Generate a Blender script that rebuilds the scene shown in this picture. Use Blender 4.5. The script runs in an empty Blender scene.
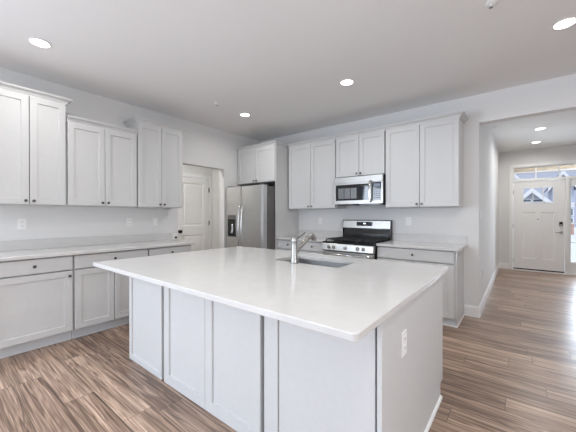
import bpy, bmesh, math, random
from mathutils import Vector, Matrix
random.seed(7)
C = bpy.context.scene.collection
S = bpy.context.scene
PI = math.pi

# ------------------------------------------------------------------ camera, sky, sun, area lights, exposure
cam_d = bpy.data.cameras.new('camera'); cam = bpy.data.objects.new('camera', cam_d); C.objects.link(cam)
cam.location = (4.159, -4.345, 1.286)
cam.rotation_euler = (PI/2 - 0.0035, 0, 0.6708)
cam_d.sensor_width = 36.0; cam_d.lens = 292.45/576*36.0
cam_d.clip_start = .02; cam_d.clip_end = 300
S.camera = cam
S.view_settings.view_transform = 'Standard'; S.view_settings.look = 'None'
S.view_settings.gamma = 1.0; S.view_settings.use_curve_mapping = False
S.view_settings.exposure = 0.05
S.cycles.max_bounces = 14; S.cycles.diffuse_bounces = 8; S.cycles.glossy_bounces = 5
S.cycles.transmission_bounces = 6; S.cycles.transparent_max_bounces = 12
S.cycles.sample_clamp_indirect = 6.0
S.cycles.caustics_reflective = False; S.cycles.caustics_refractive = False

w = bpy.data.worlds.new('sky'); S.world = w; w.use_nodes = True
nt = w.node_tree; bg = nt.nodes['Background']
tc = nt.nodes.new('ShaderNodeTexCoord'); sp = nt.nodes.new('ShaderNodeSeparateXYZ'); rp = nt.nodes.new('ShaderNodeValToRGB')
nt.links.new(tc.outputs['Generated'], sp.inputs[0]); nt.links.new(sp.outputs['Z'], rp.inputs[0]); nt.links.new(rp.outputs[0], bg.inputs['Color'])
e = rp.color_ramp.elements; e[0].position = .12; e[0].color = (.50, .56, .74, 1); e[1].position = 1.; e[1].color = (.8, 1.05, 1.5, 1)
k = e.new(.24); k.color = (1.1, 1.3, 1.6, 1)

LW = dict(patio=50, window=8, side=52, left=150, kitchen=6.5, over=11, hall=8, passage=13, porch=14, entry=120, sun=2.2, world=.95)
def light(name, kind, loc, rot, energy, color=(1, 1, 1), **kw):
    d = bpy.data.lights.new(name, kind); d.energy = energy; d.color = color
    for k, v in kw.items(): setattr(d, k, v)
    o = bpy.data.objects.new(name, d); C.objects.link(o); o.location = loc; o.rotation_euler = rot
    return o
bg.inputs['Strength'].default_value = LW['world']
light('sun', 'SUN', (0, -20, 30), Vector((-15, 14, -22)).to_track_quat('-Z', 'Y').to_euler(), LW['sun'], (1, .96, .9), angle=.01)
# daylight at unseen rear openings; side, porch and entry lamps are added fill
light('patio_daylight', 'AREA', (1.9, -7.86, 1.1), (math.radians(78), 0, 0), LW['patio'], (.78, .90, 1.06), shape='RECTANGLE', size=3.0, size_y=2.0)
light('window_daylight', 'AREA', (5.4, -7.86, 1.55), (math.radians(98), 0, 0), LW['window'], (.85, .93, 1.02), shape='RECTANGLE', size=1.9, size_y=1.4)
light('right_fill_light', 'AREA', (6.9, -4.6, 1.55), (math.radians(92), 0, math.radians(90)), LW['side'], (.96, .98, 1.0), shape='RECTANGLE', size=2.4, size_y=1.4)  # added fill lamp in an unseen opening, to light the left cabinets and wall
light('left_fill_light', 'AREA', (.10, -6.4, 1.45), (math.radians(84), 0, math.radians(-90)), LW['left'], (.80, .91, 1.05), shape='RECTANGLE', size=1.8, size_y=1.6)  # added fill lamp at an unseen left opening, to balance the tones
light('porch_glare_light', 'AREA', (4.7, 4.95, 2.655), (0, 0, 0), LW['porch'], (.80, .89, 1.0), shape='RECTANGLE', size=2.2, size_y=.7)  # added lamp above the line of sight, for glare on the hall floor
light('entry_glare_light', 'AREA', (5.52, 4.95, 1.25), (math.radians(90), 0, math.radians(180)), LW['entry'], (.74, .86, 1.0), shape='RECTANGLE', size=.6, size_y=2.2)  # added lamp hidden beside the sidelight, for daylight glare on the floor

# ------------------------------------------------------------------ materials
def nodes(m):
    m.use_nodes = True; t = m.node_tree; return t, t.nodes['Principled BSDF']
def mat(name, col, rough=.5, metal=0., var=.04, scale=30., bump=0., coat=0., spec=.5, stretch=None):
    m = bpy.data.materials.new(name); t, b = nodes(m)
    b.inputs['Roughness'].default_value = rough; b.inputs['Metallic'].default_value = metal
    b.inputs['Coat Weight'].default_value = coat; b.inputs['Specular IOR Level'].default_value = spec
    tc = t.nodes.new('ShaderNodeTexCoord'); n = t.nodes.new('ShaderNodeTexNoise'); n.inputs['Scale'].default_value = scale
    src = tc.outputs['Object']
    if stretch:
        mp = t.nodes.new('ShaderNodeMapping'); mp.inputs['Scale'].default_value = stretch
        t.links.new(src, mp.inputs[0]); src = mp.outputs[0]
    t.links.new(src, n.inputs['Vector'])
    r = t.nodes.new('ShaderNodeValToRGB'); t.links.new(n.outputs['Fac'], r.inputs[0])
    r.color_ramp.elements[0].position = .3; r.color_ramp.elements[1].position = .7
    r.color_ramp.elements[0].color = (*[c*(1-var) for c in col], 1); r.color_ramp.elements[1].color = (*[min(1, c*(1+var)) for c in col], 1)
    t.links.new(r.outputs[0], b.inputs['Base Color'])
    if bump:
        bp = t.nodes.new('ShaderNodeBump'); bp.inputs['Strength'].default_value = bump; bp.inputs['Distance'].default_value = .002
        t.links.new(n.outputs['Fac'], bp.inputs['Height']); t.links.new(bp.outputs[0], b.inputs['Normal'])
    return m
def emit(name, col, strength):
    m = bpy.data.materials.new(name); t, b = nodes(m)
    b.inputs['Base Color'].default_value = (*col, 1); b.inputs['Emission Color'].default_value = (*col, 1); b.inputs['Emission Strength'].default_value = strength
    return m
def glass(name, alpha=.06):
    m = bpy.data.materials.new(name); m.use_nodes = True; t = m.node_tree; t.nodes.clear()
    o = t.nodes.new('ShaderNodeOutputMaterial'); mx = t.nodes.new('ShaderNodeMixShader'); tr = t.nodes.new('ShaderNodeBsdfTransparent')
    gl = t.nodes.new('ShaderNodeBsdfGlossy'); gl.inputs['Roughness'].default_value = .02; fr = t.nodes.new('ShaderNodeFresnel'); fr.inputs[0].default_value = 1.3
    t.links.new(fr.outputs[0], mx.inputs[0]); t.links.new(tr.outputs[0], mx.inputs[1]); t.links.new(gl.outputs[0], mx.inputs[2]); t.links.new(mx.outputs[0], o.inputs[0])
    return m
def quartz():
    m = bpy.data.materials.new('white_quartz'); t, b = nodes(m)
    b.inputs['Roughness'].default_value = .15; b.inputs['Specular IOR Level'].default_value = .42
    tc = t.nodes.new('ShaderNodeTexCoord'); n = t.nodes.new('ShaderNodeTexNoise'); n.inputs['Scale'].default_value = 260; n.inputs['Detail'].default_value = 3
    n2 = t.nodes.new('ShaderNodeTexNoise'); n2.inputs['Scale'].default_value = 14; n2.inputs['Detail'].default_value = 6
    t.links.new(tc.outputs['Object'], n.inputs['Vector']); t.links.new(tc.outputs['Object'], n2.inputs['Vector'])
    r = t.nodes.new('ShaderNodeValToRGB'); e = r.color_ramp.elements
    e[0].position = .30; e[0].color = (.60, .585, .565, 1); e[1].position = .44; e[1].color = (.64, .635, .625, 1)
    r2 = t.nodes.new('ShaderNodeValToRGB'); r2.color_ramp.elements[0].position = .3; r2.color_ramp.elements[0].color = (.965, .962, .96, 1); r2.color_ramp.elements[1].position = .65; r2.color_ramp.elements[1].color = (1, 1, 1, 1)
    mx = t.nodes.new('ShaderNodeMix'); mx.data_type = 'RGBA'; mx.blend_type = 'MULTIPLY'; mx.inputs[0].default_value = 1
    t.links.new(n.outputs['Fac'], r.inputs[0]); t.links.new(n2.outputs['Fac'], r2.inputs[0])
    t.links.new(r.outputs[0], mx.inputs[6]); t.links.new(r2.outputs[0], mx.inputs[7]); t.links.new(mx.outputs[2], b.inputs['Base Color'])
    return m
def wood_floor():
    m = bpy.data.materials.new('plank_flooring'); t, b = nodes(m); L = t.links
    N = lambda k: t.nodes.new(k)
    def math_(op, a, bb=None, c=None):
        n = N('ShaderNodeMath'); n.operation = op
        for i, x in enumerate((a, bb, c)):
            if x is None: continue
            if isinstance(x, (int, float)): n.inputs[i].default_value = x
            else: L.new(x, n.inputs[i])
        return n.outputs[0]
    tc = N('ShaderNodeTexCoord'); sx = N('ShaderNodeSeparateXYZ'); L.new(tc.outputs['Object'], sx.inputs[0])
    x, y = sx.outputs['X'], sx.outputs['Y']
    W, LEN = .178, 1.22
    yr = math_('DIVIDE', y, W); row = math_('FLOOR', yr); fy = math_('FRACT', yr)
    wn = N('ShaderNodeTexWhiteNoise'); wn.noise_dimensions = '1D'; L.new(row, wn.inputs['W'])
    xs = math_('ADD', math_('DIVIDE', x, LEN), wn.outputs['Value']); col = math_('FLOOR', xs); fx = math_('FRACT', xs)
    cm = N('ShaderNodeCombineXYZ'); L.new(row, cm.inputs[0]); L.new(col, cm.inputs[1])
    wid = N('ShaderNodeTexWhiteNoise'); wid.noise_dimensions = '2D'; L.new(cm.outputs[0], wid.inputs['Vector']); pid = wid.outputs['Value']
    # grain: coarse veins that wander along the plank
    off = math_('MULTIPLY', pid, 41.)
    c1 = N('ShaderNodeCombineXYZ'); L.new(math_('ADD', math_('MULTIPLY', x, .85), off), c1.inputs[0]); L.new(math_('MULTIPLY', y, 17.), c1.inputs[1]); L.new(off, c1.inputs[2])
    n1 = N('ShaderNodeTexNoise'); n1.inputs['Scale'].default_value = 1.; n1.inputs['Detail'].default_value = 3; n1.inputs['Distortion'].default_value = .55; L.new(c1.outputs[0], n1.inputs['Vector'])
    rings = math_('FRACT', math_('MULTIPLY', n1.outputs['Fac'], 8.))
    tri = math_('ABSOLUTE', math_('SUBTRACT', rings, .5))          # 0 .. .5, contour-like growth rings
    c2 = N('ShaderNodeCombineXYZ'); L.new(math_('ADD', math_('MULTIPLY', x, 2.2), off), c2.inputs[0]); L.new(math_('MULTIPLY', y, 90.), c2.inputs[1]); L.new(off, c2.inputs[2])
    n2 = N('ShaderNodeTexNoise'); n2.inputs['Scale'].default_value = 1.; n2.inputs['Detail'].default_value = 4; L.new(c2.outputs[0], n2.inputs['Vector'])
    v = math_('ADD', math_('MULTIPLY', n1.outputs['Fac'], .50), math_('MULTIPLY', n2.outputs['Fac'], .48))
    v = math_('ADD', v, math_('MULTIPLY', tri, .34)); v = math_('ADD', v, math_('MULTIPLY', math_('SUBTRACT', pid, .5), .13))
    r = N('ShaderNodeValToRGB'); L.new(v, r.inputs[0]); e = r.color_ramp.elements
    e[0].position = .33; e[0].color = (.075, .046, .033, 1); e[1].position = .80; e[1].color = (.64, .465, .35, 1)
    k = e.new(.48); k.color = (.19, .122, .088, 1); k = e.new(.60); k.color = (.34, .232, .168, 1)
    # seams
    sy = math_('LESS_THAN', math_('MINIMUM', fy, math_('SUBTRACT', 1., fy)), .010)
    sxx = math_('LESS_THAN', math_('MINIMUM', fx, math_('SUBTRACT', 1., fx)), .0016)
    seam = math_('MAXIMUM', sy, sxx)
    mx = N('ShaderNodeMix'); mx.data_type = 'RGBA'; L.new(math_('MULTIPLY', seam, .65), mx.inputs[0]); L.new(r.outputs[0], mx.inputs[6]); mx.inputs[7].default_value = (.03, .02, .015, 1)
    L.new(mx.outputs[2], b.inputs['Base Color'])
    b.inputs['Roughness'].default_value = .30; b.inputs['Specular IOR Level'].default_value = .5
    bp = N('ShaderNodeBump'); bp.inputs['Strength'].default_value = .25; bp.inputs['Distance'].default_value = .0015
    L.new(math_('SUBTRACT', v, math_('MULTIPLY', seam, .8)), bp.inputs['Height']); L.new(bp.outputs[0], b.inputs['Normal'])
    return m
def brick_mat():
    m = bpy.data.materials.new('red_brick'); t, b = nodes(m); b.inputs['Roughness'].default_value = .9
    tc = t.nodes.new('ShaderNodeTexCoord'); br = t.nodes.new('ShaderNodeTexBrick'); br.inputs['Scale'].default_value = 4.
    mp = t.nodes.new('ShaderNodeMapping'); mp.inputs['Rotation'].default_value = (PI/2, 0, 0); t.links.new(tc.outputs['Object'], mp.inputs[0]); t.links.new(mp.outputs[0], br.inputs['Vector'])
    br.inputs['Color1'].default_value = (.50, .26, .20, 1); br.inputs['Color2'].default_value = (.42, .22, .18, 1); br.inputs['Mortar'].default_value = (.6, .55, .5, 1)
    t.links.new(br.outputs['Color'], b.inputs['Base Color']); return m
def siding_mat(name, col):
    m = bpy.data.materials.new(name); t, b = nodes(m); b.inputs['Roughness'].default_value = .7; b.inputs['Base Color'].default_value = (*col, 1)
    tc = t.nodes.new('ShaderNodeTexCoord'); wv = t.nodes.new('ShaderNodeTexWave'); wv.wave_profile = 'SAW'; wv.bands_direction = 'Z'; wv.inputs['Scale'].default_value = 2.
    t.links.new(tc.outputs['Object'], wv.inputs['Vector']); bp = t.nodes.new('ShaderNodeBump'); bp.inputs['Distance'].default_value = .02
    t.links.new(wv.outputs['Fac'], bp.inputs['Height']); t.links.new(bp.outputs[0], b.inputs['Normal']); return m

M = dict(
    wall=mat('wall_paint', (.735, .735, .73), .85, bump=.05, scale=220, var=.012),
    ceil=mat('ceiling_paint', (.84, .84, .838), .9, bump=.05, scale=200, var=.012),
    trim=mat('white_trim_paint', (.84, .84, .83), .45, var=.015),
    cab=mat('light_grey_cabinet_paint', (.60, .605, .603), .42, var=.012),
    white=mat('white_plastic', (.86, .86, .85), .35, var=.01),
    outlet_dark=mat('outlet_slot_grey', (.25, .25, .25), .5),
    door=mat('door_paint', (.83, .828, .82), .4, var=.012),
    quartz=quartz(), floor=wood_floor(),
    steel=mat('brushed_stainless', (.64, .636, .63), .34, 1., var=.05, scale=6, stretch=(1, 1, 60)),
    steelh=mat('brushed_stainless_horizontal', (.44, .43, .41), .34, 1., var=.05, scale=6, stretch=(60, 1, 1)),
    chrome=mat('polished_handle', (.60, .60, .595), .14, 1., var=.02),
    nickel=mat('brushed_nickel', (.44, .43, .415), .27, 1., var=.03, scale=40),
    sink=mat('sink_stainless', (.46, .46, .455), .28, 1., var=.04, scale=20),
    nickel_shaded=mat('shaded_nickel', (.22, .215, .205), .3, 1., var=.03),  # nickel darkened for the lever: its dark reflection put into the colour
    knob=mat('dark_pewter', (.10, .095, .09), .35, .8),
    black=mat('black_enamel', (.012, .012, .013), .14, var=.1),
    blackm=mat('black_matte_iron', (.014, .014, .015), .55, var=.2, scale=80),
    bglass=mat('black_glass', (.008, .008, .010), .05, var=.05),
    fridge_side=mat('dark_grey_fridge_side', (.12, .115, .11), .45, var=.04),
    key=mat('pale_keypad_print', (.22, .25, .29), .5),
    glow=emit('clock_glow', (.75, .9, 1.), 2.5),
    lens=emit('downlight_lens', (1., .985, .95), 6.),
    bronze=mat('matte_black_hardware', (.012, .011, .010), .35, .6),
    glass=glass('clear_glass'),
    toe_paint=mat('toe_kick_paint', (.62, .64, .66), .5, var=.02),  # separate toe-kick paint, slightly lighter and bluer than the cabinets
    tan=mat('tan_soffit', (.62, .50, .36), .7, stretch=(1, 20, 1), scale=4, var=.08),
    exwhite=mat('exterior_white', (.82, .82, .83), .6),
    lav=siding_mat('pale_blue_siding', (.50, .53, .62)), grsid=siding_mat('pale_grey_siding', (.62, .63, .66)),
    roof=mat('grey_shingle', (.16, .16, .17), .9, scale=6, var=.2), brick=brick_mat(),
    exwin=mat('dark_window_pane', (.10, .12, .14), .1),
    conc=mat('concrete', (.62, .61, .59), .9, scale=12, var=.05), road=mat('asphalt', (.10, .11, .14), .9, scale=20, var=.1),
    grass=mat('lawn', (.16, .20, .09), .95, scale=9, var=.25),
)

# ------------------------------------------------------------------ mesh helpers
def box(bm, x0, x1, y0, y1, z0, z1, bev=0.):
    vs = [bm.verts.new((x, y, z)) for x in (x0, x1) for y in (y0, y1) for z in (z0, z1)]
    f = [(0, 1, 3, 2), (4, 6, 7, 5), (0, 4, 5, 1), (2, 3, 7, 6), (0, 2, 6, 4), (1, 5, 7, 3)]
    fs = [bm.faces.new([vs[i] for i in q]) for q in f]
    if bev:
        es = list({e for q in fs for e in q.edges})
        bmesh.ops.bevel(bm, geom=es, offset=bev, segments=2, affect='EDGES', profile=.5)
def rot_to(axis):
    return Vector((0, 0, 1)).rotation_difference(Vector(axis)).to_matrix().to_4x4()
def lathe(bm, prof, loc=(0, 0, 0), axis=(0, 0, 1), n=20, cap=True):
    """prof: (radius, height) pairs along axis."""
    mt = Matrix.Translation(loc) @ rot_to(axis); rings = []
    for r, h in prof:
        if r <= 1e-6: rings.append([bm.verts.new(mt @ Vector((0, 0, h)))])
        else: rings.append([bm.verts.new(mt @ Vector((r*math.cos(2*PI*i/n), r*math.sin(2*PI*i/n), h))) for i in range(n)])
    for a, b in zip(rings, rings[1:]):
        for i in range(n):
            j = (i+1) % n
            if len(a) == 1 and len(b) == 1: continue
            if len(a) == 1: bm.faces.new((a[0], b[j], b[i]))
            elif len(b) == 1: bm.faces.new((a[i], a[j], b[0]))
            else: bm.faces.new((a[i], a[j], b[j], b[i]))
    for r_, rev in ((rings[0], True), (rings[-1], False)):
        if cap and len(r_) > 1: bm.faces.new(r_[::-1] if rev else r_)
def tube(bm, pts, rad, n=10, flat=1.):
    pts = [Vector(p) for p in pts]; rs = rad if isinstance(rad, (list, tuple)) else [rad]*len(pts); rings = []
    up = None
    for i, p in enumerate(pts):
        d = (pts[min(i+1, len(pts)-1)] - pts[max(i-1, 0)]).normalized()
        if up is None: up = d.orthogonal().normalized()
        up = (up - d*up.dot(d)).normalized(); s = d.cross(up)
        rings.append([bm.verts.new(p + rs[i]*(up*math.cos(2*PI*k/n) + s*flat*math.sin(2*PI*k/n))) for k in range(n)])
    for a, b in zip(rings, rings[1:]):
        for k in range(n):
            bm.faces.new((a[k], a[(k+1) % n], b[(k+1) % n], b[k]))
    bm.faces.new(rings[0][::-1]); bm.faces.new(rings[-1])
def rect_loops(bm, x0, x1, z0, z1, loops):
    """Nested rectangles facing -Y: loops of (inset, y); the first is the back (filled), the last is filled as the panel."""
    rings = []
    for ins, y in loops:
        rings.append([bm.verts.new(p) for p in ((x0+ins, y, z0+ins), (x1-ins, y, z0+ins), (x1-ins, y, z1-ins), (x0+ins, y, z1-ins))])
    for a, b in zip(rings, rings[1:]):
        for i in range(4):
            j = (i+1) % 4; bm.faces.new((a[i], a[j], b[j], b[i]))
    bm.faces.new(rings[0][::-1]); bm.faces.new(rings[-1])
def shaker(bm, x0, x1, z0, z1, yf, yb, st=.058, st_b=None):
    """A shaker door: frame, small stepped bead, recessed panel. Front at yf (towards -Y), back at yb."""
    rect_loops(bm, x0, x1, z0, z1, [(0, yb), (0, yf+.002), (.002, yf), (st, yf), (st+.003, yf+.011)])
def slab_front(bm, x0, x1, z0, z1, yf, yb):
    rect_loops(bm, x0, x1, z0, z1, [(0, yb), (0, yf+.003), (.003, yf)])
def prism(bm, poly, axis, a0, a1):
    """poly: 2D outline; axis 'x' -> (y,z), 'y' -> (x,z), 'z' -> (x,y)."""
    def P(p, a): return {'x': (a, p[0], p[1]), 'y': (p[0], a, p[1]), 'z': (p[0], p[1], a)}[axis]
    v0 = [bm.verts.new(P(p, a0)) for p in poly]; v1 = [bm.verts.new(P(p, a1)) for p in poly]
    n = len(poly)
    for i in range(n): bm.faces.new((v0[i], v0[(i+1) % n], v1[(i+1) % n], v1[i]))
    bm.faces.new(v0[::-1]); bm.faces.new(v1)
def sweep(bm, path, prof):
    """Mitred moulding along an open plan path; prof: (out, z). Out is to the right-hand side of the path direction."""
    P = [Vector(p) for p in path]; rings = []
    for i, p in enumerate(P):
        ns = []
        if i > 0: d = (P[i]-P[i-1]).normalized(); ns.append(Vector((d.y, -d.x)))
        if i < len(P)-1: d = (P[i+1]-P[i]).normalized(); ns.append(Vector((d.y, -d.x)))
        m = ns[0] if len(ns) == 1 else (ns[0]+ns[1])/(1+ns[0].dot(ns[1]))
        rings.append([bm.verts.new((p.x+m.x*o, p.y+m.y*o, z)) for o, z in prof])
    n = len(prof)
    for a, b in zip(rings, rings[1:]):
        for i in range(n): bm.faces.new((a[i], a[(i+1) % n], b[(i+1) % n], b[i]))
    bm.faces.new(rings[0][::-1]); bm.faces.new(rings[-1])
def obj(name, bm, m, parent=None, smooth=False):
    bmesh.ops.recalc_face_normals(bm, faces=bm.faces[:])
    me = bpy.data.meshes.new(name); bm.to_mesh(me); bm.free(); me.materials.append(M[m] if isinstance(m, str) else m)
    o = bpy.data.objects.new(name, me); C.objects.link(o)
    if parent: o.parent = parent
    if smooth:
        for p in me.polygons: p.use_smooth = True
        try: me.set_sharp_from_angle(angle=math.radians(35))
        except Exception: pass
    return o
def B(): return bmesh.new()
def bx(*a):
    bm = B(); box(bm, *a); return bm
def tag(o, label, cat, group=None, kind=None):
    o['label'] = label; o['category'] = cat
    if group: o['group'] = group
    if kind: o['kind'] = kind
    return o
def thing(name, label, cat, loc=(0, 0, 0), rz=0, group=None):
    o = bpy.data.objects.new(name, None); o.empty_display_size = .1; C.objects.link(o); o.location = loc; o.rotation_euler = (0, 0, rz)
    return tag(o, label, cat, group)
def struct(name, bm, m, parent=None):
    o = obj(name, bm, m, parent)
    if not parent: o['kind'] = 'structure'
    return o

# ------------------------------------------------------------------ the setting
ZC = 2.79
bm = B(); box(bm, -1.3, 7.1, -8.1, 4.42, -.1, 0); struct('floor', bm, 'floor')
bm = B(); box(bm, -1.3, 7.1, -8.1, 4.5, ZC, ZC+.2); struct('ceiling', bm, 'ceil')
bm = B()                                                           # left wall with the passage opening
box(bm, -.12, 0, -8.0, -7.3, 0, ZC); box(bm, -.12, 0, -7.3, -5.5, 0, .65); box(bm, -.12, 0, -7.3, -5.5, 2.25, ZC); box(bm, -.12, 0, -5.5, -1.85, 0, ZC); box(bm, -.12, 0, -.95, .0, 0, ZC); box(bm, -.12, 0, -1.85, -.95, 2.105, ZC); struct('wall_left', bm, 'wall')
bm = B(); box(bm, -.12, 3.755, 0, .12, 0, ZC); struct('wall_back', bm, 'wall')
bm = B(); box(bm, 3.635, 3.755, .12, 4.35, 0, ZC); struct('wall_hall', bm, 'wall')
bm = B(); box(bm, 3.755, 7.0, 0, .13, 2.44, ZC); struct('wall_header', bm, 'wall')
bm = B(); box(bm, 7.0, 7.12, -8.0, -5.8, 0, ZC); box(bm, 7.0, 7.12, -5.8, -3.4, 0, .85); box(bm, 7.0, 7.12, -5.8, -3.4, 2.25, ZC); box(bm, 7.0, 7.12, -3.4, .13, 0, ZC); struct('wall_right', bm, 'wall')
bm = B(); box(bm, 5.75, 7.0, .0, .13, 0, 2.44); box(bm, 5.75, 5.87, .13, 4.35, 0, ZC); struct('wall_hall_right', bm, 'wall')
bm = B()                                                           # rear wall with a wide patio opening and a window
box(bm, -.12, .35, -8.12, -8.0, 0, ZC); box(bm, .35, 3.45, -8.12, -8.0, 2.35, ZC); box(bm, 3.45, 4.4, -8.12, -8.0, 0, ZC)
box(bm, 4.4, 6.4, -8.12, -8.0, 0, .8); box(bm, 4.4, 6.4, -8.12, -8.0, 2.3, ZC); box(bm, 6.4, 7.12, -8.12, -8.0, 0, ZC); struct('wall_rear', bm, 'wall')
# passage behind the left wall
bm = B(); box(bm, -1.14, -1.02, -2.9, -1.30, 0, ZC); box(bm, -1.14, -1.02, -.515, -.33, 0, ZC); box(bm, -1.14, -1.02, -1.30, -.515, 2.05, ZC); struct('wall_passage', bm, 'wall')
bm = B(); box(bm, -1.02, -.12, -.45, -.33, 0, ZC); struct('wall_passage_end', bm, 'wall')
bm = B(); box(bm, -1.02, -.12, -2.9, -2.78, 0, ZC); struct('wall_passage_rear', bm, 'wall')
# entry wall round the door set
DX0, DX1, SX1, YD = 4.035, 4.918, 5.36, 4.35
bm = B(); box(bm, 3.635, 4.0, YD, YD+.14, 0, ZC); box(bm, 5.40, 5.87, YD, YD+.14, 0, ZC); box(bm, 4.0, 5.40, YD, YD+.14, 2.42, ZC); struct('wall_entry', bm, 'wall')
# baseboards
BP = [(0, 0), (.014, 0), (.014, .118), (.010, .128), (.006, .140), (0, .140)]
def base(name, path):
    bm = B(); sweep(bm, path, BP); struct(name, bm, 'trim')
base('baseboard_back', [(3.603, 0), (3.755, 0), (3.755, 4.35), (3.955, 4.35)])
base('baseboard_passage', [(-1.02, -2.7), (-1.02, -1.37)])
base('baseboard_left', [(0, -8.0), (0, -4.62)])
# casing round the entry door set
bm = B()
box(bm, 3.958, 4.022, YD-.018, YD, 0, 2.46, .003); box(bm, 5.385, 5.45, YD-.018, YD, 0, 2.46, .003); box(bm, 4.022, 5.385, YD-.018, YD, 2.395, 2.46, .003)
struct('trim_1', bm, 'trim')
bm = B()                                                           # frame: jambs, mullion, transom bar
box(bm, 4.0, 4.03, YD-.004, YD+.14, 0, 2.42); box(bm, 5.37, 5.40, YD-.004, YD+.14, 0, 2.42); box(bm, 4.03, 5.37, YD-.004, YD+.14, 2.385, 2.42)
box(bm, 4.03, 5.37, YD-.004, YD+.14, 2.065, 2.105); box(bm, 4.925, 4.99, YD-.004, YD+.14, 0, 2.065); box(bm, 4.03, 5.37, YD-.03, YD+.14, 0, .022)
struct('trim_2', bm, 'trim')
# transom window
tw = thing('window_1', 'long transom window with white bars above the entry door', 'window'); tw['kind'] = 'structure'
bm = B()
for a in ((4.03, 4.052, 2.105, 2.385), (5.348, 5.37, 2.105, 2.385), (4.052, 5.348, 2.105, 2.122), (4.052, 5.348, 2.368, 2.385), (4.430, 4.452, 2.122, 2.368), (4.822, 4.844, 2.122, 2.368)):
    box(bm, a[0], a[1], YD+.03, YD+.06, a[2], a[3], .003)
obj('window_frame', bm, 'trim', tw); obj('window_pane', bx(4.04, 5.36, YD+.043, YD+.047, 2.11, 2.38), 'glass', tw)
# sidelight
sl = thing('window_2', 'narrow sidelight window beside the entry door', 'window'); sl['kind'] = 'structure'
bm = B()
box(bm, 4.992, 5.018, YD+.03, YD+.07, .022, 2.065, .003); box(bm, 5.335, 5.368, YD+.03, YD+.07, .022, 2.065, .003)
box(bm, 5.018, 5.335, YD+.03, YD+.07, 1.915, 2.065, .003); box(bm, 5.018, 5.335, YD+.03, YD+.07, .022, .275, .003)
for z in (1.5, 1.09, .68): box(bm, 5.018, 5.335, YD+.04, YD+.06, z, z+.02, .003)
obj('window_frame', bm, 'trim', sl); obj('window_pane', bx(5.01, 5.345, YD+.047, YD+.051, .27, 1.92), 'glass', sl)

# entry door
fd = thing('door_1', 'white craftsman entry door with a three-pane light at the hall end', 'door'); fd['kind'] = 'structure'
y0, y1 = YD+.02, YD+.062
bm = B(); G = .004
for a in ((DX0, 4.2, .03, 2.058), (4.755, DX1, .03, 2.058), (4.2, 4.755, 1.925, 2.058), (4.2, 4.755, 1.345, 1.545), (4.2, 4.755, .03, .284), (4.442, 4.528, .284, 1.345)):
    box(bm, a[0], a[1], y0, y1, a[2], a[3])
for a in ((4.2, 4.442), (4.528, 4.755)):
    rect_loops(bm, a[0], a[1], .284, 1.345, [(0, y1-.005), (0, y0+.001), (.003, y0+.003), (.014, y0+.012), (.018, y0+.012)])
obj('door_slab', bm, 'door', fd)
bm = B()
for a in ((4.2, 4.222, 1.545, 1.925), (4.733, 4.755, 1.545, 1.925), (4.222, 4.733, 1.545, 1.567), (4.222, 4.733, 1.903, 1.925), (4.383, 4.397, 1.567, 1.903), (4.558, 4.574, 1.567, 1.903)):
    box(bm, a[0], a[1], y0-.006, y1+.006, a[2], a[3], .003)
obj('light_frame', bm, 'trim', fd); obj('light_glass', bx(4.215, 4.74, y0+.018, y0+.022, 1.56, 1.91), 'glass', fd)
k = obj('smart_lock', bx(4.832, 4.888, y0-.028, y0, 1.045, 1.135, .006), 'bronze', fd)
bm = B(); lathe(bm, [(.020, 0), (.020, .012), (.012, .014)], (4.86, y0-.028, 1.065), (0, -1, 0), 16); obj('lock_turn', bm, 'nickel', k)
bm = B(); lathe(bm, [(.028, 0), (.028, .008), (.012, .012), (.010, .045)], (4.86, y0, .903), (0, -1, 0), 18)
tube(bm, [(4.862, y0-.045, .903), (4.82, y0-.047, .904), (4.765, y0-.044, .900)], [.009, .008, .007], 10); obj('door_lever', bm, 'nickel', fd, True)
bm = B(); lathe(bm, [(.011, 0), (.011, .004), (.006, .006)], (4.477, y0, 1.60-.45+.04), (0, -1, 0), 14); obj('peephole', bm, 'bronze', fd)
for z in (1.83, 1.02, .23): obj('hinge', bx(DX0-.006, DX0+.004, y0-.010, y0+.002, z-.05, z+.05), 'nickel', fd)
obj('door_sweep', bx(DX0, DX1, y0-.004, y0+.02, .022, .048), 'bronze', fd)

# passage door (two-panel)
pd = thing('door_2', 'two-panel white interior door with a black knob in the left passage', 'door', (-1.018, 0, 0)); pd['kind'] = 'structure'
bm = B(); a0, a1 = -1.285, -.530
def pbox(y0_, y1_, z0, z1): box(bm, -.03, .012, y0_, y1_, z0, z1)
pbox(a0, -1.145, .01, 2.03); pbox(-.675, a1, .01, 2.03); pbox(-1.145, -.675, 1.925, 2.03); pbox(-1.145, -.675, .885, 1.068); pbox(-1.145, -.675, .01, .23)
for z0, z1 in ((1.068, 1.925), (.23, .885)):
    rings = []
    for ins, x in ((0, .012), (.012, .001), (.030, .001), (.050, .008)):
        rings.append([bm.verts.new((x, yy, zz)) for yy, zz in ((-1.145+ins, z0+ins), (-.675-ins, z0+ins), (-.675-ins, z1-ins), (-1.145+ins, z1-ins))])
    for a, b in zip(rings, rings[1:]):
        for i in range(4): bm.faces.new((a[i], a[(i+1) % 4], b[(i+1) % 4], b[i]))
    bm.faces.new(rings[-1])
obj('door_slab', bm, 'door', pd)
bm = B(); lathe(bm, [(.032, 0), (.032, .006), (.013, .012), (.012, .035), (.027, .045), (.030, .058), (.022, .070), (0, .074)], (.012, -1.215, .965), (1, 0, 0), 20); obj('door_knob', bm, 'bronze', pd, True)
for z in (1.813, 1.117, .30): obj('hinge', bx(.008, .022, a1-.012, a1+.006, z-.05, z+.05), 'bronze', pd)
bm = B(); box(bm, -1.019, -1.000, -1.365, -1.295, 0, 2.11, .003); box(bm, -1.019, -1.000, -.520, -.455, 0, 2.11, .003); box(bm, -1.019, -1.000, -1.295, -.520, 2.04, 2.11, .003)
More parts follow.
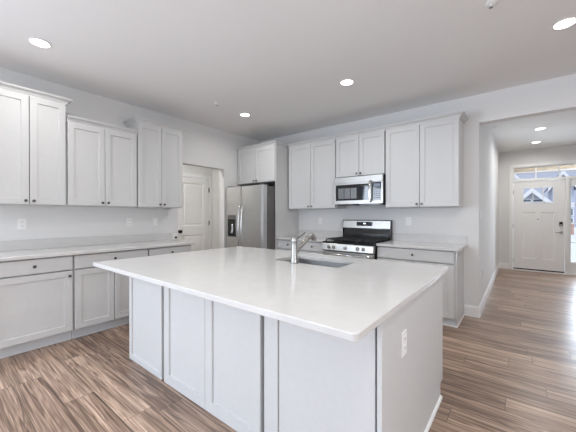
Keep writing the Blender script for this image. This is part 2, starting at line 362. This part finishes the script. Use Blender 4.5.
struct('trim_3', bm, 'trim')

# ------------------------------------------------------------------ outdoors beyond the entry
bm = B(); box(bm, 3.0, 6.6, YD+.14, 6.6, -.18, -.05); tag(obj('porch_slab', bm, 'conc'), 'concrete porch floor outside the entry door', 'porch', kind='structure')
pr = thing('porch_roof', 'tan porch ceiling with a white front beam outside the transom', 'porch roof')
obj('soffit', bx(2.8, 6.8, YD+.15, 6.5, 2.68, 2.80), 'tan', pr)
obj('beam', bx(2.8, 6.8, 6.1, 6.3, 2.455, 2.68), 'tan', pr)
obj('lower_beam_trim', bx(2.8, 6.8, 6.08, 6.1, 2.450, 2.485), 'exwhite', pr)
bm = B(); box(bm, -60, 80, 6.6, 22, -.5, -.3); tag(obj('lawn', bm, 'grass'), 'strip of lawn in front of the porch', 'lawn', kind='structure')
bm = B(); box(bm, -60, 80, 22, 34, -1.6, -1.4); tag(obj('street', bm, 'road'), 'dark asphalt street across from the porch', 'street', kind='structure')
bm = B(); box(bm, -60, 80, 34, 80, -1.5, -1.3); tag(obj('far_pavement', bm, 'conc'), 'pale pavement in front of the houses opposite', 'pavement', kind='structure')
bm = B(); box(bm, 5.4, 9.0, 6.7, 21.5, -.31, -.27); tag(obj('walkway', bm, 'conc'), 'pale concrete walk from the porch to the street', 'walkway', kind='structure')
def house(label, xc, hw, eave, apex, yf, wallm, roofm, depth=8., wins=(), brick=None, belt=None, white_peak=False):
    t = thing('gabled_house', label, 'house', (xc, yf, -1.3), 0, 'gabled houses across the street')
    e, a = eave+1.3, apex+1.3
    bm = B(); prism(bm, [(-hw, 0), (hw, 0), (hw, e), (0, a-.25), (-hw, e)], 'y', 0, depth); obj('wall', bm, wallm, t)
    s = (a-e)/hw; o = .45
    bm = B()
    for q in (-1, 1): prism(bm, [(0, a), (q*(hw+o), e-s*o), (q*(hw+o), e-s*o-.18), (0, a-.18)], 'y', -.35, depth+.3)
    obj('roof', bm, roofm, t)
    bm = B()
    for q in (-1, 1): prism(bm, [(0, a+.02), (q*(hw+o), e-s*o+.02), (q*(hw+o), e-s*o-.52), (0, a-.54)], 'y', -.45, -.36)
    obj('rake_board', bm, 'exwhite', t)
    for (x0, x1, z0, z1) in wins:
        f = obj('window', bx(x0-.1, x1+.1, -.08, 0, z0+1.2, z1+1.4), 'exwhite', t); obj('pane', bx(x0, x1, -.10, -.07, z0+1.3, z1+1.3), 'exwin', f)
    if white_peak: bm = B(); prism(bm, [(0, a-.3), (-hw*.98, e), (hw*.98, e)], 'y', -.06, -.001); obj('gable_panel', bm, 'exwhite', t)
    if brick is not None: obj('brick_base', bx(-hw-.02, hw+.02, -.12, 0, 0, brick+1.3), 'brick', t)
    if belt: obj('belt_board', bx(-hw-.05, hw+.05, -.2, 0, belt[0]+1.3, belt[1]+1.3), 'exwhite', t)
    return t
house('small white-raked gable house seen through the entry door light', 5.19, 1.8, 2.5, 4.29, 38, 'grsid', 'roof', wins=((-.75, -.12, 2.78, 2.98), (.12, .95, 2.78, 2.98)), belt=(2.0, 2.55))
house('white gable house seen at the near corner of the transom', 2.0, 2.0, 6.48, 9.39, 48, 'exwhite', 'roof')
house('blue-sided house with a white peak and brick base seen through the sidelight', 8.62, 1.05, 5.62, 7.25, 49, 'lav', 'roof', wins=((.3, .95, 1.25, 2.1), (.3, .95, .3, .85)), brick=.1, belt=(2.3, 2.9), white_peak=True)

# ------------------------------------------------------------------ cabinets (local frame: width along +X, wall at y=0, front towards -Y)
def knob(parent, x, yf, z):
    bm = B(); lathe(bm, [(.008, 0), (.006, .004), (.005, .013), (.012, .017), (.0145, .022), (.012, .027), (0, .029)], (x, yf, z), (0, -1, 0), 14)
    return obj('knob', bm, 'knob', parent, True)
CROWN = [(0, -.006), (.008, -.006), (.008, .004), (.012, .006), (.014, .016), (.022, .027), (.036, .036), (.040, .037), (.040, .042), (.047, .043), (.048, .055), (0, .055)]
def wall_cabinet(label, loc, rz, w_, z0, z1, depth, group, doors=2, crown='', xoff=0., knob_low=True, crown_back=0.):
    t = thing('wall_cabinet', label, 'cabinet', (loc[0], loc[1], z0), rz, group); h = z1-z0
    obj('cabinet_body', bx(.0015, w_-.0015, -depth+.041, -.001, 0, h, .001), 'cab', t)
    g = .006; dw = (w_-.010)/doors
    for i in range(doors):
        x0 = .005+i*dw+g/2; x1 = x0+dw-g
        bm = B(); shaker(bm, x0, x1, .006, h-.004, -depth, -depth+.040)
        d = obj('door', bm, 'cab', t)
        knob(d, (x1-.028 if i == 0 else x0+.028), -depth, .040)
    if crown:
        f = -depth+.012; path = []
        if 'L' in crown: path += [(0, crown_back)]
        path += [(0, f), (w_, f)]
        if 'R' in crown: path += [(w_, crown_back)]
        if 'l' in crown: path = [(0, f)] + path[1:]
        bm = B(); sweep(bm, path, [(o, z+h) for o, z in CROWN]); obj('crown_moulding', bm, 'cab', t)
    return t
UB = 1.388
LG, BG = 'upper cabinets on the left wall', 'upper cabinets on the back wall'
RZL = PI/2
wall_cabinet('tall two-door grey upper cabinet on the left wall farthest from the passage', (0, -3.968, 0), RZL, .610, UB, 2.478, .333, LG, crown='LR', crown_back=-.002)
wall_cabinet('lower-topped two-door grey upper cabinet between two taller ones on the left wall', (0, -3.354, 0), RZL, .738, UB, 2.302, .333, LG, crown='F')
wall_cabinet('tall two-door grey upper cabinet on the left wall next to the passage opening', (0, -2.612, 0), RZL, .644, UB, 2.478, .333, LG, crown='LR', crown_back=-.002)
wall_cabinet('short two-door grey cabinet above the refrigerator', (.022, -.002, 0), 0, .923, 1.853, 2.466, .643, BG, crown='R', crown_back=-.36)
wall_cabinet('two-door grey upper cabinet between the refrigerator and the microwave', (.987, 0, 0), 0, .932, UB, 2.458, .341, BG, crown='F')
wall_cabinet('short two-door grey upper cabinet directly above the microwave', (1.921, 0, 0), 0, .772, 1.856, 2.458, .341, BG, crown='F')
wall_cabinet('two-door grey upper cabinet at the hall end, beside the microwave', (2.695, 0, 0), 0, .898, UB, 2.458, .341, BG, crown='R', crown_back=-.002)
tag(obj('refrigerator_side_panel', bx(.947, .966, -.640, -.001, .001, 2.462, .001), 'cab'), 'tall grey end panel standing against the right flank of the refrigerator', 'panel')

ZT = .882                                                           # underside of the perimeter counters
def base_cabinet(label, loc, rz, w_, depth, group, doors=2, end=False, hinge='L', ndraw=1):
    t = thing('base_cabinet', label, 'cabinet', (loc[0], loc[1], 0), rz, group)
    obj('cabinet_body', bx(.001, w_-.001, -depth+.041, -.002, .108, ZT-.002, .001), 'cab', t)
    obj('toe_kick', bx(.001, w_-.001, -depth+.075, -.05, .001, .108), 'toe_paint', t)
    dd = (w_-.010)/ndraw
    for i in range(ndraw):
        x0 = .005+i*dd+.002; bm = B(); slab_front(bm, x0+.001, x0+dd-.005, .735, ZT-.013, -depth, -depth+.040)
        d = obj('drawer', bm, 'cab', t); knob(d, x0+dd/2, -depth, .803)
    dw = (w_-.010)/doors
    for i in range(doors):
        x0 = .005+i*dw+.0015; x1 = x0+dw-.003
        bm = B(); shaker(bm, x0+.0015, x1-.0015, .115, .722, -depth, -depth+.040)
        d = obj('door', bm, 'cab', t)
        kx = (x1-.028 if (doors == 2 and i == 0) or (doors == 1 and hinge == 'L') else x0+.028); knob(d, kx, -depth, .672)
    if end:
        bm = B(); prism(bm, [(-depth+.041, .108), (-depth+.041, ZT-.003), (-.002, ZT-.003), (-.002, .002), (-depth+.075, .002), (-depth+.075, .108)], 'x', w_, w_+.010); obj('end_panel', bm, 'cab', t)
        bm = B(); box(bm, w_+.010, w_+.020, -depth+.065, -.018, .002, .020, .003); box(bm, .001, w_+.020, -depth+.064, -depth+.075, .002, .020, .003); obj('shoe_moulding', bm, 'trim', t)
    return t
LB, BB = 'base cabinets along the left wall', 'base cabinets along the back wall'
base_cabinet('one-drawer grey base cabinet at the cut-off end of the left counter', (0, -4.600, 0), RZL, .608, .600, LB, 1)
base_cabinet('grey base cabinet with one wide door, at the near end of the left counter', (0, -3.990, 0), RZL, .618, .600, LB, 1)
base_cabinet('grey two-door base cabinet in the middle of the left counter', (0, -3.370, 0), RZL, .766, .600, LB, 2)
base_cabinet('grey base cabinet at the end of the left counter nearest the passage', (0, -2.602, 0), RZL, .602, .600, LB, 2)
base_cabinet('grey base cabinet between the refrigerator and the range', (.968, 0, 0), 0, .945, .620, BB, 2, ndraw=2)
base_cabinet('grey base cabinet with one wide drawer between the range and the hall', (2.686, 0, 0), 0, .900, .620, BB, 2, end=True)

def slab(bm, x0, x1, y0, y1, z0, z1, r=.0, ch=.003, hole=None, hr=.02):
    """Stone slab with rounded corners, eased edges and an optional hole."""
    def rr(ins, x0=x0, x1=x1, y0=y0, y1=y1, r=r, n=6):
        rad = max(r-ins, .0005); pts = []
        for cx, cy, a0 in ((x1-ins-rad, y1-ins-rad, 0), (x0+ins+rad, y1-ins-rad, PI/2), (x0+ins+rad, y0+ins+rad, PI), (x1-ins-rad, y0+ins+rad, 1.5*PI)):
            for k in range(n+1):
                a = a0+PI/2*k/n; pts.append((cx+rad*math.cos(a), cy+rad*math.sin(a)))
        return pts
    def ring(pts, z): return [bm.verts.new((p[0], p[1], z)) for p in pts]
    rs = [ring(rr(ch), z0), ring(rr(0), z0+ch), ring(rr(0), z1-ch), ring(rr(ch), z1)]
    n = len(rs[0])
    for a, b in zip(rs, rs[1:]):
        for i in range(n): bm.faces.new((a[i], a[(i+1) % n], b[(i+1) % n], b[i]))
    if not hole:
        bm.faces.new(rs[0][::-1]); bm.faces.new(rs[-1]); return
    hx0, hx1, hy0, hy1 = hole
    hp = rr(0, hx0, hx1, hy0, hy1, hr); hp2 = rr(-.002, hx0, hx1, hy0, hy1, hr)
    h1 = ring(hp2, z1); h2 = ring(hp, z1-.002); h3 = ring(hp, z0); m = len(h1)
    for a, b in ((h1, h2), (h2, h3)):
        for i in range(m): bm.faces.new((a[i], b[i], b[(i+1) % m], a[(i+1) % m]))
    for o_, h_ in ((rs[-1], h1), (rs[0], h3)):                       # same vertex count per corner: bridge the two loops
        for i in range(n): bm.faces.new((o_[i], o_[(i+1) % n], h_[(i+1) % m], h_[i]))
def counter(label, parts, splashes):
    t = thing('countertop', label, 'countertop', (0, 0, 0), 0, 'perimeter countertops')
    bm = B(); slab(bm, *parts, r=.012); obj('counter_slab', bm, 'quartz', t)
    bm = B()
    for s in splashes: box(bm, *s, .002)
    obj('backsplash', bm, 'quartz', t)
counter('long white quartz countertop with a low splash along the left wall', (.002, .636, -4.60, -1.968, ZT, .914), [(.002, .021, -4.60, -1.975, .914, 1.018)])
counter('white quartz countertop between the refrigerator panel and the range', (.968, 1.915, -.645, -.002, ZT, .914), [(.968, 1.913, -.021, -.002, .914, 1.018)])
counter('white quartz countertop between the range and the hall corner', (2.686, 3.632, -.645, -.002, ZT, .914), [(2.688, 3.630, -.021, -.002, .914, 1.018)])

# ------------------------------------------------------------------ island
ZI = .867
isl = thing('kitchen_island', 'large pale grey panelled island cabinet under the white slab', 'kitchen island', (2.57, -2.58, 0))
def P(bm):
    bmesh.ops.translate(bm, verts=bm.verts, vec=(-2.57, 2.58, 0)); return bm
YF = -3.182
bm = B()
for x0, x1 in ((1.432, 1.980), (2.023, 3.036), (3.074, 3.690)): box(bm, x0, x1, YF+.020, YF+.045, .001, ZI-.001)
box(bm, 1.432, 3.700, YF+.085, YF+.10, .001, ZI-.001); box(bm, 1.432, 1.450, YF+.045, -2.0, .001, ZI-.001)
box(bm, 1.45, 3.700, -2.02, -2.0, .10, ZI-.001); box(bm, 1.45, 3.700, YF+.10, -2.02, .08, .10); box(bm, 1.45, 3.700, -2.09, -2.07, .001, .08)
obj('cabinet_body', P(bm), 'cab', isl)
for i, (x0, x1, s) in enumerate(((1.424, 1.984, .055), (2.019, 2.537, .080), (2.5385, 3.040, .080))):
    bm = B(); shaker(bm, x0, x1, .004, ZI-.001, YF, YF+.020, st=s-.008); obj('decorative_panel', P(bm), 'cab', isl)
bm = B(); box(bm, 3.070, 3.165, YF, YF+.020, .004, ZI-.001, .002); obj('filler_strip', P(bm), 'cab', isl)
bm = B(); box(bm, 3.169, 3.690, YF+.008, YF+.020, .004, ZI-.001, .001); obj('flat_panel', P(bm), 'cab', isl)
bm = B(); prism(bm, [(YF, .001), (-2.068, .001), (-2.068, .10), (-1.995, .10), (-1.995, ZI-.001), (YF, ZI-.001)], 'x', 3.702, 3.722); obj('end_panel', P(bm), 'cab', isl)
bm = B(); prism(bm, [(3.7225, .001), (3.736, .001), (3.734, .012), (3.729, .018), (3.7225, .020)], 'y', YF, -2.068); obj('shoe_moulding', P(bm), 'trim', isl)
HOLE = (2.47, 3.11, -2.435, -2.06)
bm = B(); slab(bm, 1.405, 3.742, -3.462, -1.864, ZI, .897, r=.016, hole=HOLE, hr=.02); tag(obj('island_countertop', bm, 'quartz'), 'broad white quartz slab with the sink cut-out on top of the island', 'countertop')
# sink
snk = thing('sink', 'undermount stainless steel sink sunk in the island slab', 'sink', ((HOLE[0]+HOLE[1])/2, (HOLE[2]+HOLE[3])/2, .66))
hw, hd = (HOLE[1]-HOLE[0])/2+.004, (HOLE[3]-HOLE[2])/2+.004
def rrect(w2, d2, r, n=5):
    p = []
    for cx, cy, a0 in ((w2-r, d2-r, 0), (-w2+r, d2-r, PI/2), (-w2+r, -d2+r, PI), (w2-r, -d2+r, 1.5*PI)):
        for k in range(n+1): a = a0+PI/2*k/n; p.append((cx+r*math.cos(a), cy+r*math.sin(a)))
    return p
bm = B(); rings = []
for w2, d2, r, z in ((hw+.02, hd+.02, .03, .204), (hw+.02, hd+.02, .03, .206), (hw, hd, .022, .206), (hw-.004, hd-.004, .022, .03), (hw-.012, hd-.012, .03, .012), (hw-.035, hd-.035, .03, .006), (.06, .06, .055, .002)):
    rings.append([bm.verts.new((x, y, z)) for x, y in rrect(w2, d2, r)])
n = len(rings[0])
for a, b in zip(rings, rings[1:]):
    for i in range(n): bm.faces.new((a[i], a[(i+1) % n], b[(i+1) % n], b[i]))
bm.faces.new(rings[-1]); obj('basin', bm, 'sink', snk, True)
bm = B(); lathe(bm, [(.045, .003), (.045, .006), (.034, .005), (.030, .003), (0, .003)], (0, 0, 0), (0, 0, 1), 20); obj('drain', bm, 'chrome', snk, True)
# faucet
FX, FY = 2.738, -2.472
fc = thing('faucet', 'brushed nickel pull-out faucet standing before the island sink', 'faucet', (FX, FY, .897))
bm = B(); lathe(bm, [(.033, .0005), (.033, .006), (.029, .010), (.027, .05), (.025, .10), (.024, .155), (.0245, .160)], n=24); obj('faucet_body', bm, 'nickel', fc, True)
bm = B(); lathe(bm, [(.0235, .161), (.0235, .166), (.0245, .168), (.0245, .198), (.021, .206), (.010, .209), (0, .209)], n=24); cp = obj('handle_cap', bm, 'nickel', fc, True)
bm = B(); tube(bm, [(0, .012, .186), (0, .05, .200), (0, .105, .222), (0, .150, .240)], [.0075, .0065, .006, .0055], 8); obj('lever', bm, 'nickel_shaded', cp, True)
bm = B(); tube(bm, [(0, .010, .075), (0, .060, .115), (0, .120, .150), (0, .185, .188)], [.0165, .0165, .017, .018], 14); obj('spout', bm, 'nickel', fc, True)
bm = B(); tube(bm, [(0, .186, .1885), (0, .222, .208), (0, .250, .212), (0, .270, .200), (0, .280, .178), (0, .282, .160)], [.020, .0215, .0225, .0225, .022, .021], 14); sh = obj('spray_head', bm, 'nickel', fc, True)
bm = B(); tube(bm, [(0, .1855, .1882), (0, .1885, .1898)], [.0195, .0195], 14); obj('joint_ring', bm, 'bronze', sh)

# ------------------------------------------------------------------ refrigerator
FW, FD, FH = .928, .925, 1.775
fr = thing('refrigerator', 'stainless side-by-side refrigerator with a dark ice dispenser under the short cabinet', 'refrigerator', (.012, 0, 0))
obj('fridge_body', bx(.004, FW-.004, -.83, -.03, .02, FH-.015, .004), 'fridge_side', fr)
obj('base_grille', bx(.01, FW-.01, -.79, -.76, .001, .02), 'black', fr)
def fdoor(x0, x1, hole=None):
    bm = B(); pr_ = []
    n = 10
    for i in range(n+1):                                             # gently bowed front
        a = i/n; x = x0+(x1-x0)*a; e = min(a, 1-a); y = -FD+.0015-.0015*math.sin(PI*a)
        if i in (0, n): y += .006
        pr_.append((x, y))
    prism(bm, [(x0, -.838)] + pr_ + [(x1, -.838)], 'z', .05, FH)
    return bm
dl = obj('freezer_door', fdoor(.0, .417), 'steel', fr, False); dr = obj('fridge_door', fdoor(.423, FW), 'steel', fr, False)
dsp = obj('ice_dispenser', bx(.062, .285, -FD-.006, -FD+.03, .900, 1.290, .003), 'steelh', dl)
obj('dispenser_recess', bx(.072, .275, -FD-.008, -FD-.004, .910, 1.215), 'black', dsp)
obj('dispenser_display', bx(.072, .275, -FD-.008, -FD-.004, 1.222, 1.280), 'fridge_side', dsp)
bm = B(); tube(bm, [(.20, -FD-.011, 1.13), (.21, -FD-.020, 1.05), (.20, -FD-.022, .97)], [.014, .018, .024], 10); obj('dispenser_paddle', bm, 'chrome', dsp, True)
for d_, x in ((dl, .393), (dr, .466)):
    bm = B(); zs = [1.45, 1.43, 1.38, 1.25, 1.1, .9, .75, .72]; ys = [-FD+.01, -FD-.02, -FD-.040, -FD-.050, -FD-.055, -FD-.05, -FD-.037, -FD+.01]
    tube(bm, [(x, y, z) for y, z in zip(ys, zs)], [.013]*8, 12); obj('door_handle', bm, 'chrome', d_, True)
for x in (.03, FW-.13): obj('hinge_cover', bx(x, x+.10, -.90, -.78, FH, FH+.020, .004), 'fridge_side', fr)

# ------------------------------------------------------------------ microwave
mw = thing('microwave', 'stainless over-the-range microwave with a black glass door', 'microwave', (1.927, 0, 1.442)); W_, D_, H_ = .760, .405, .405
obj('microwave_body', bx(0, W_, -D_+.03, -.002, .004, H_, .002), 'black', mw)
obj('vent_band', bx(.001, W_-.001, -D_, -D_+.03, .312, H_, .004), 'steelh', mw)
bm = B(); x0, x1 = .0, .556
for a in ((.0, .034, .028, .310), (.034, .556, .028, .056), (.034, .556, .292, .310)): box(bm, a[0], a[1], -D_, -D_+.03, a[2], a[3])
md = obj('door', bm, 'steelh', mw)
obj('door_glass', bx(.0345, .5555, -D_+.004, -D_+.03, .0565, .2915), 'bglass', md)
bm = B()
for i in range(3): box(bm, .075+i*.102, .168+i*.102, -D_+.0025, -D_+.0045, .085, .240)
obj('window_mesh', bm, mat('grey_mesh_window', (.16, .17, .18), .25), md)
bm = B(); tube(bm, [(.590, -D_+.004, .330), (.590, -D_-.030, .318), (.588, -D_-.042, .25), (.588, -D_-.042, .12), (.590, -D_-.030, .045), (.590, -D_+.004, .030)], .0125, 10); obj('door_handle', bm, 'chrome', md, True)
bm = B()
for a in ((.557, .604, .028, .310), (.604, .738, .028, .044), (.604, .738, .304, .310), (.738, W_, .028, .310)): box(bm, a[0], a[1], -D_, -D_+.03, a[2], a[3])
cp = obj('control_fascia', bm, 'steelh', mw)
kp = obj('keypad', bx(.604, .738, -D_+.002, -D_+.03, .044, .304), 'bglass', cp)
bm = B()
for r in range(5):
    for c in range(3): box(bm, .626+c*.035, .652+c*.035, -D_+.0005, -D_+.0025, .075+r*.030, .091+r*.030)
obj('key', bm, 'key', kp)
obj('display', bx(.628, .722, -D_+.0005, -D_+.0025, .240, .285), mat('dim_blue_display', (.12, .16, .22), .2), kp)
obj('bottom_strip', bx(.001, W_-.001, -D_, -D_+.03, .004, .027, .002), 'steelh', mw)
for x in (.03, .45): obj('underside_filter', bx(x, x+.25, -.33, -.10, -.010, .004, .002), 'black', mw)

# ------------------------------------------------------------------ range
rg = thing('gas_range', 'stainless gas range with black grates and a tall backguard', 'range', (1.919, 0, 0)); RW = .762
obj('range_body', bx(.001, RW-.001, -.655, -.02, .02, .885, .002), 'black', rg)
obj('cooktop', bx(0, RW, -.714, -.085, .886, .912, .006), 'black', rg)
bm = B()
for gx0, gx1 in ((.02, .255), (.265, .497), (.507, .742)):
    for yy in (-.655, -.395, -.375, -.115): box(bm, gx0, gx1, yy-.006, yy+.006, .930, .944, .003)
    for xx in (gx0+.006, (gx0+gx1)/2, gx1-.006): box(bm, xx-.006, xx+.006, -.655, -.115, .930, .944, .003)
    for yy in (-.525, -.245): box(bm, gx0, gx1, yy-.006, yy+.006, .930, .946, .003)
    for xx in (gx0+.006, gx1-.006):
        for yy in (-.655, -.395, -.375, -.115): box(bm, xx-.006, xx+.006, yy-.006, yy+.006, .911, .932)
obj('grate', bm, 'blackm', rg)
for x, y in ((.137, -.525), (.137, -.245), (.381, -.385), (.625, -.525), (.625, -.245)):
    bm = B(); lathe(bm, [(.055, .9125), (.055, .918), (.040, .921), (.040, .928), (.030, .931), (0, .931)], (x, y, 0), n=20); obj('burner', bm, 'blackm', rg)
bm = B(); prism(bm, [(-.655, .782), (-.722, .782), (-.728, .792), (-.716, .874), (-.708, .884), (-.655, .884)], 'x', .0, RW); cpn = obj('control_panel', bm, 'steelh', rg)
for x in (.110, .185, .365, .545, .625):
    bm = B(); lathe(bm, [(.026, 0), (.026, .004), (.021, .006), (.019, .030), (.016, .034), (0, .034)], (x, -.7205, .832), (0, -1, .11), 18); kk = obj('burner_knob', bm, 'steelh', cpn, True)
    obj('knob_grip', bx(x-.004, x+.004, -.762, -.752, .820, .852, .001), 'blackm', kk)
od = obj('oven_door', bx(.004, RW-.004, -.712, -.657, .185, .772, .006), 'steelh', rg)
obj('oven_glass', bx(.09, RW-.09, -.715, -.710, .30, .60, .002), 'bglass', od)
bm = B(); tube(bm, [(.05, -.710, .735), (.05, -.752, .735), (.08, -.760, .735), (RW-.08, -.760, .735), (RW-.05, -.752, .735), (RW-.05, -.710, .735)], .014, 12); obj('oven_handle', bm, 'chrome', od, True)
obj('bottom_drawer', bx(.004, RW-.004, -.710, -.657, .03, .178, .005), 'steelh', rg)
bm = B(); prism(bm, [(-.012, .90), (-.085, .913), (-.085, 1.00), (-.070, 1.075), (-.070, 1.085), (-.012, 1.085)], 'x', .004, RW-.004); bgd = obj('backguard_base', bm, 'black', rg)
bm = B(); prism(bm, [(-.012, 1.086), (-.092, 1.086), (-.080, 1.195), (-.066, 1.208), (-.012, 1.208)], 'x', .0, RW); bgu = obj('backguard', bm, 'steelh', rg)
for x0, x1 in ((-.004, .0), (RW, RW+.004)):
    bm = B(); prism(bm, [(-.010, .90), (-.095, .915), (-.095, 1.09), (-.083, 1.197), (-.066, 1.210), (-.010, 1.210)], 'x', x0, x1); obj('backguard_cap', bm, 'black', rg)
bm = B(); prism(bm, [(-.0895, 1.118), (-.0925, 1.118), (-.0865, 1.180), (-.083, 1.180)], 'x', .235, .492); dp = obj('clock_display', bm, 'bglass', bgu)
bm = B()
for i in range(2): prism(bm, [(-.0900, 1.146), (-.0912, 1.146), (-.0896, 1.164), (-.088, 1.164)], 'x', .350+i*.018, .362+i*.018)
obj('clock_digit', bm, 'glow', dp)

# ------------------------------------------------------------------ outlets, switches, small wall fittings
def plate(name, label, cat, loc, rz, slots, group, w_=.072, h_=.117):
    t = thing(name, label, cat, loc, rz, group)
    obj('cover_plate', bx(-w_/2, w_/2, -.006, -.0005, -h_/2, h_/2, .002), 'white', t)
    bm = B()
    if slots == 'outlet':
        for z in (-.022, .022): box(bm, -.017, .017, -.0085, -.0055, z-.015, z+.015, .002)
        f = obj('socket_face', bm, 'white', t)
        for z in (-.022, .022):
            for x in (-.007, .007): obj('slot', bx(x-.0015, x+.0015, -.0092, -.008, z-.004, z+.007), 'outlet_dark', f)
    else:
        box(bm, -.017, .017, -.0095, -.0055, -.033, .033, .002); obj('rocker', bm, 'white', t)
    return t
OG = 'white outlets on the left wall'
plate('outlet', 'white outlet plate on the left wall below the tallest nearest cabinet', 'outlet', (0, -3.666, 1.189), RZL, 'outlet', OG)
plate('outlet', 'white outlet plate on the left wall beside the rocker switch', 'outlet', (0, -2.574, 1.189), RZL, 'outlet', OG)
plate('wall_switch', 'white rocker switch plate on the left wall closest to the passage', 'switch', (0, -2.208, 1.187), RZL, 'switch', None)
plate('outlet', 'white outlet plate on the back wall between the refrigerator panel and the range', 'outlet', (1.430, 0, 1.182), 0, 'outlet', 'white outlets on the back wall')
plate('outlet', 'white outlet plate on the back wall between the range and the hall', 'outlet', (2.911, 0, 1.196), 0, 'outlet', 'white outlets on the back wall')
plate('outlet', 'white outlet plate on the grey end panel of the island', 'outlet', (3.722, -2.905, .672), RZL, 'outlet', None)
plate('wall_switch', 'white switch plate on the hall wall just past the kitchen corner', 'switch', (3.755, .20, 1.29), RZL, 'switch', None)
plate('outlet', 'low white outlet on the hall wall above the baseboard', 'outlet', (3.755, .48, .485), RZL, 'outlet', None)
bp_ = thing('wall_bumper', 'small black knob on a white plate at the end of the left counter', 'door bumper', (0, -1.905, .955), RZL)
obj('cover_plate', bx(-.045, .045, -.006, -.0005, -.055, .055, .002), 'white', bp_)
bm = B(); lathe(bm, [(.010, 0), (.009, .010), (.016, .014), (.016, .026), (.010, .030), (0, .030)], (.005, -.006, -.012), (0, -1, 0), 14); obj('knob', bm, 'bronze', bp_, True)

# ------------------------------------------------------------------ ceiling fittings
def downlight(label, x, y, group, watts=LW['kitchen'], r=.066):
    t = thing('recessed_light', label, 'ceiling light', (x, y, ZC), 0, group)
    bm = B(); lathe(bm, [(r, -.0005), (r+.012, -.0005), (r+.014, -.003), (r+.009, -.006), (r+.001, -.007), (r, -.0005)], n=40, cap=False); obj('trim_ring', bm, 'white', t, True)
    bm = B(); lathe(bm, [(0, -.0012), (r, -.0012), (r, -.0065), (r*.7, -.0085), (0, -.0095)], n=32); obj('lens', bm, 'lens', t)
    l = light('downlight_lamp', 'AREA', (x, y, ZC-.014), (0, 0, 0), watts, (1., .98, .94), shape='DISK', size=r*1.8, spread=math.radians(165))
    return t
KG = 'recessed lights in the kitchen ceiling'
downlight('glowing round recessed light above the left counter', .876, -3.688, KG)
downlight('glowing round recessed light in front of the microwave', 2.622, -1.335, KG)
downlight('glowing round recessed light in front of the refrigerator corner', .93, -1.312, KG)
downlight('glowing round recessed light nearest the hall opening', 4.431, -1.197, KG)
downlight('glowing round recessed light overhead above the island, outside the picture', 2.64, -3.69, KG, LW['over'])
downlight('glowing round recessed light overhead behind the viewer, outside the picture', 4.43, -3.69, KG, LW['over'])
HG = 'recessed lights in the hall ceiling'
downlight('glowing round recessed light in the hall ceiling nearer the kitchen', 4.427, 2.368, HG, LW['hall'])
downlight('glowing round recessed light in the hall ceiling nearer the entry door', 4.413, 3.557, HG, LW['hall'])
# added unseen lamp to brighten the passage, behind the left wall
downlight('added round recessed light brightening the left passage, hidden by the wall', -.55, -1.9, None, LW['passage'])
def sprinkler(label, x, y):
    t = thing('fire_sprinkler', label, 'sprinkler', (x, y, ZC), 0, 'fire sprinklers on the ceiling')
    bm = B(); lathe(bm, [(.040, -.0005), (.040, -.004), (.030, -.010), (.018, -.012)], n=24); obj('escutcheon', bm, 'white', t, True)
    bm = B(); lathe(bm, [(.010, -.012), (.010, -.018), (.006, -.020), (.006, -.030)], n=12); obj('head', bm, 'white', t, True)
    bm = B(); lathe(bm, [(.013, -.030), (.013, -.033), (0, -.033)], n=12); obj('deflector', bm, 'nickel', t)
sprinkler('small white fire sprinkler on the ceiling above the left counter end', .967, -1.857)
sprinkler('small white fire sprinkler at the top edge of the photo near the hall light', 3.994, -1.82)
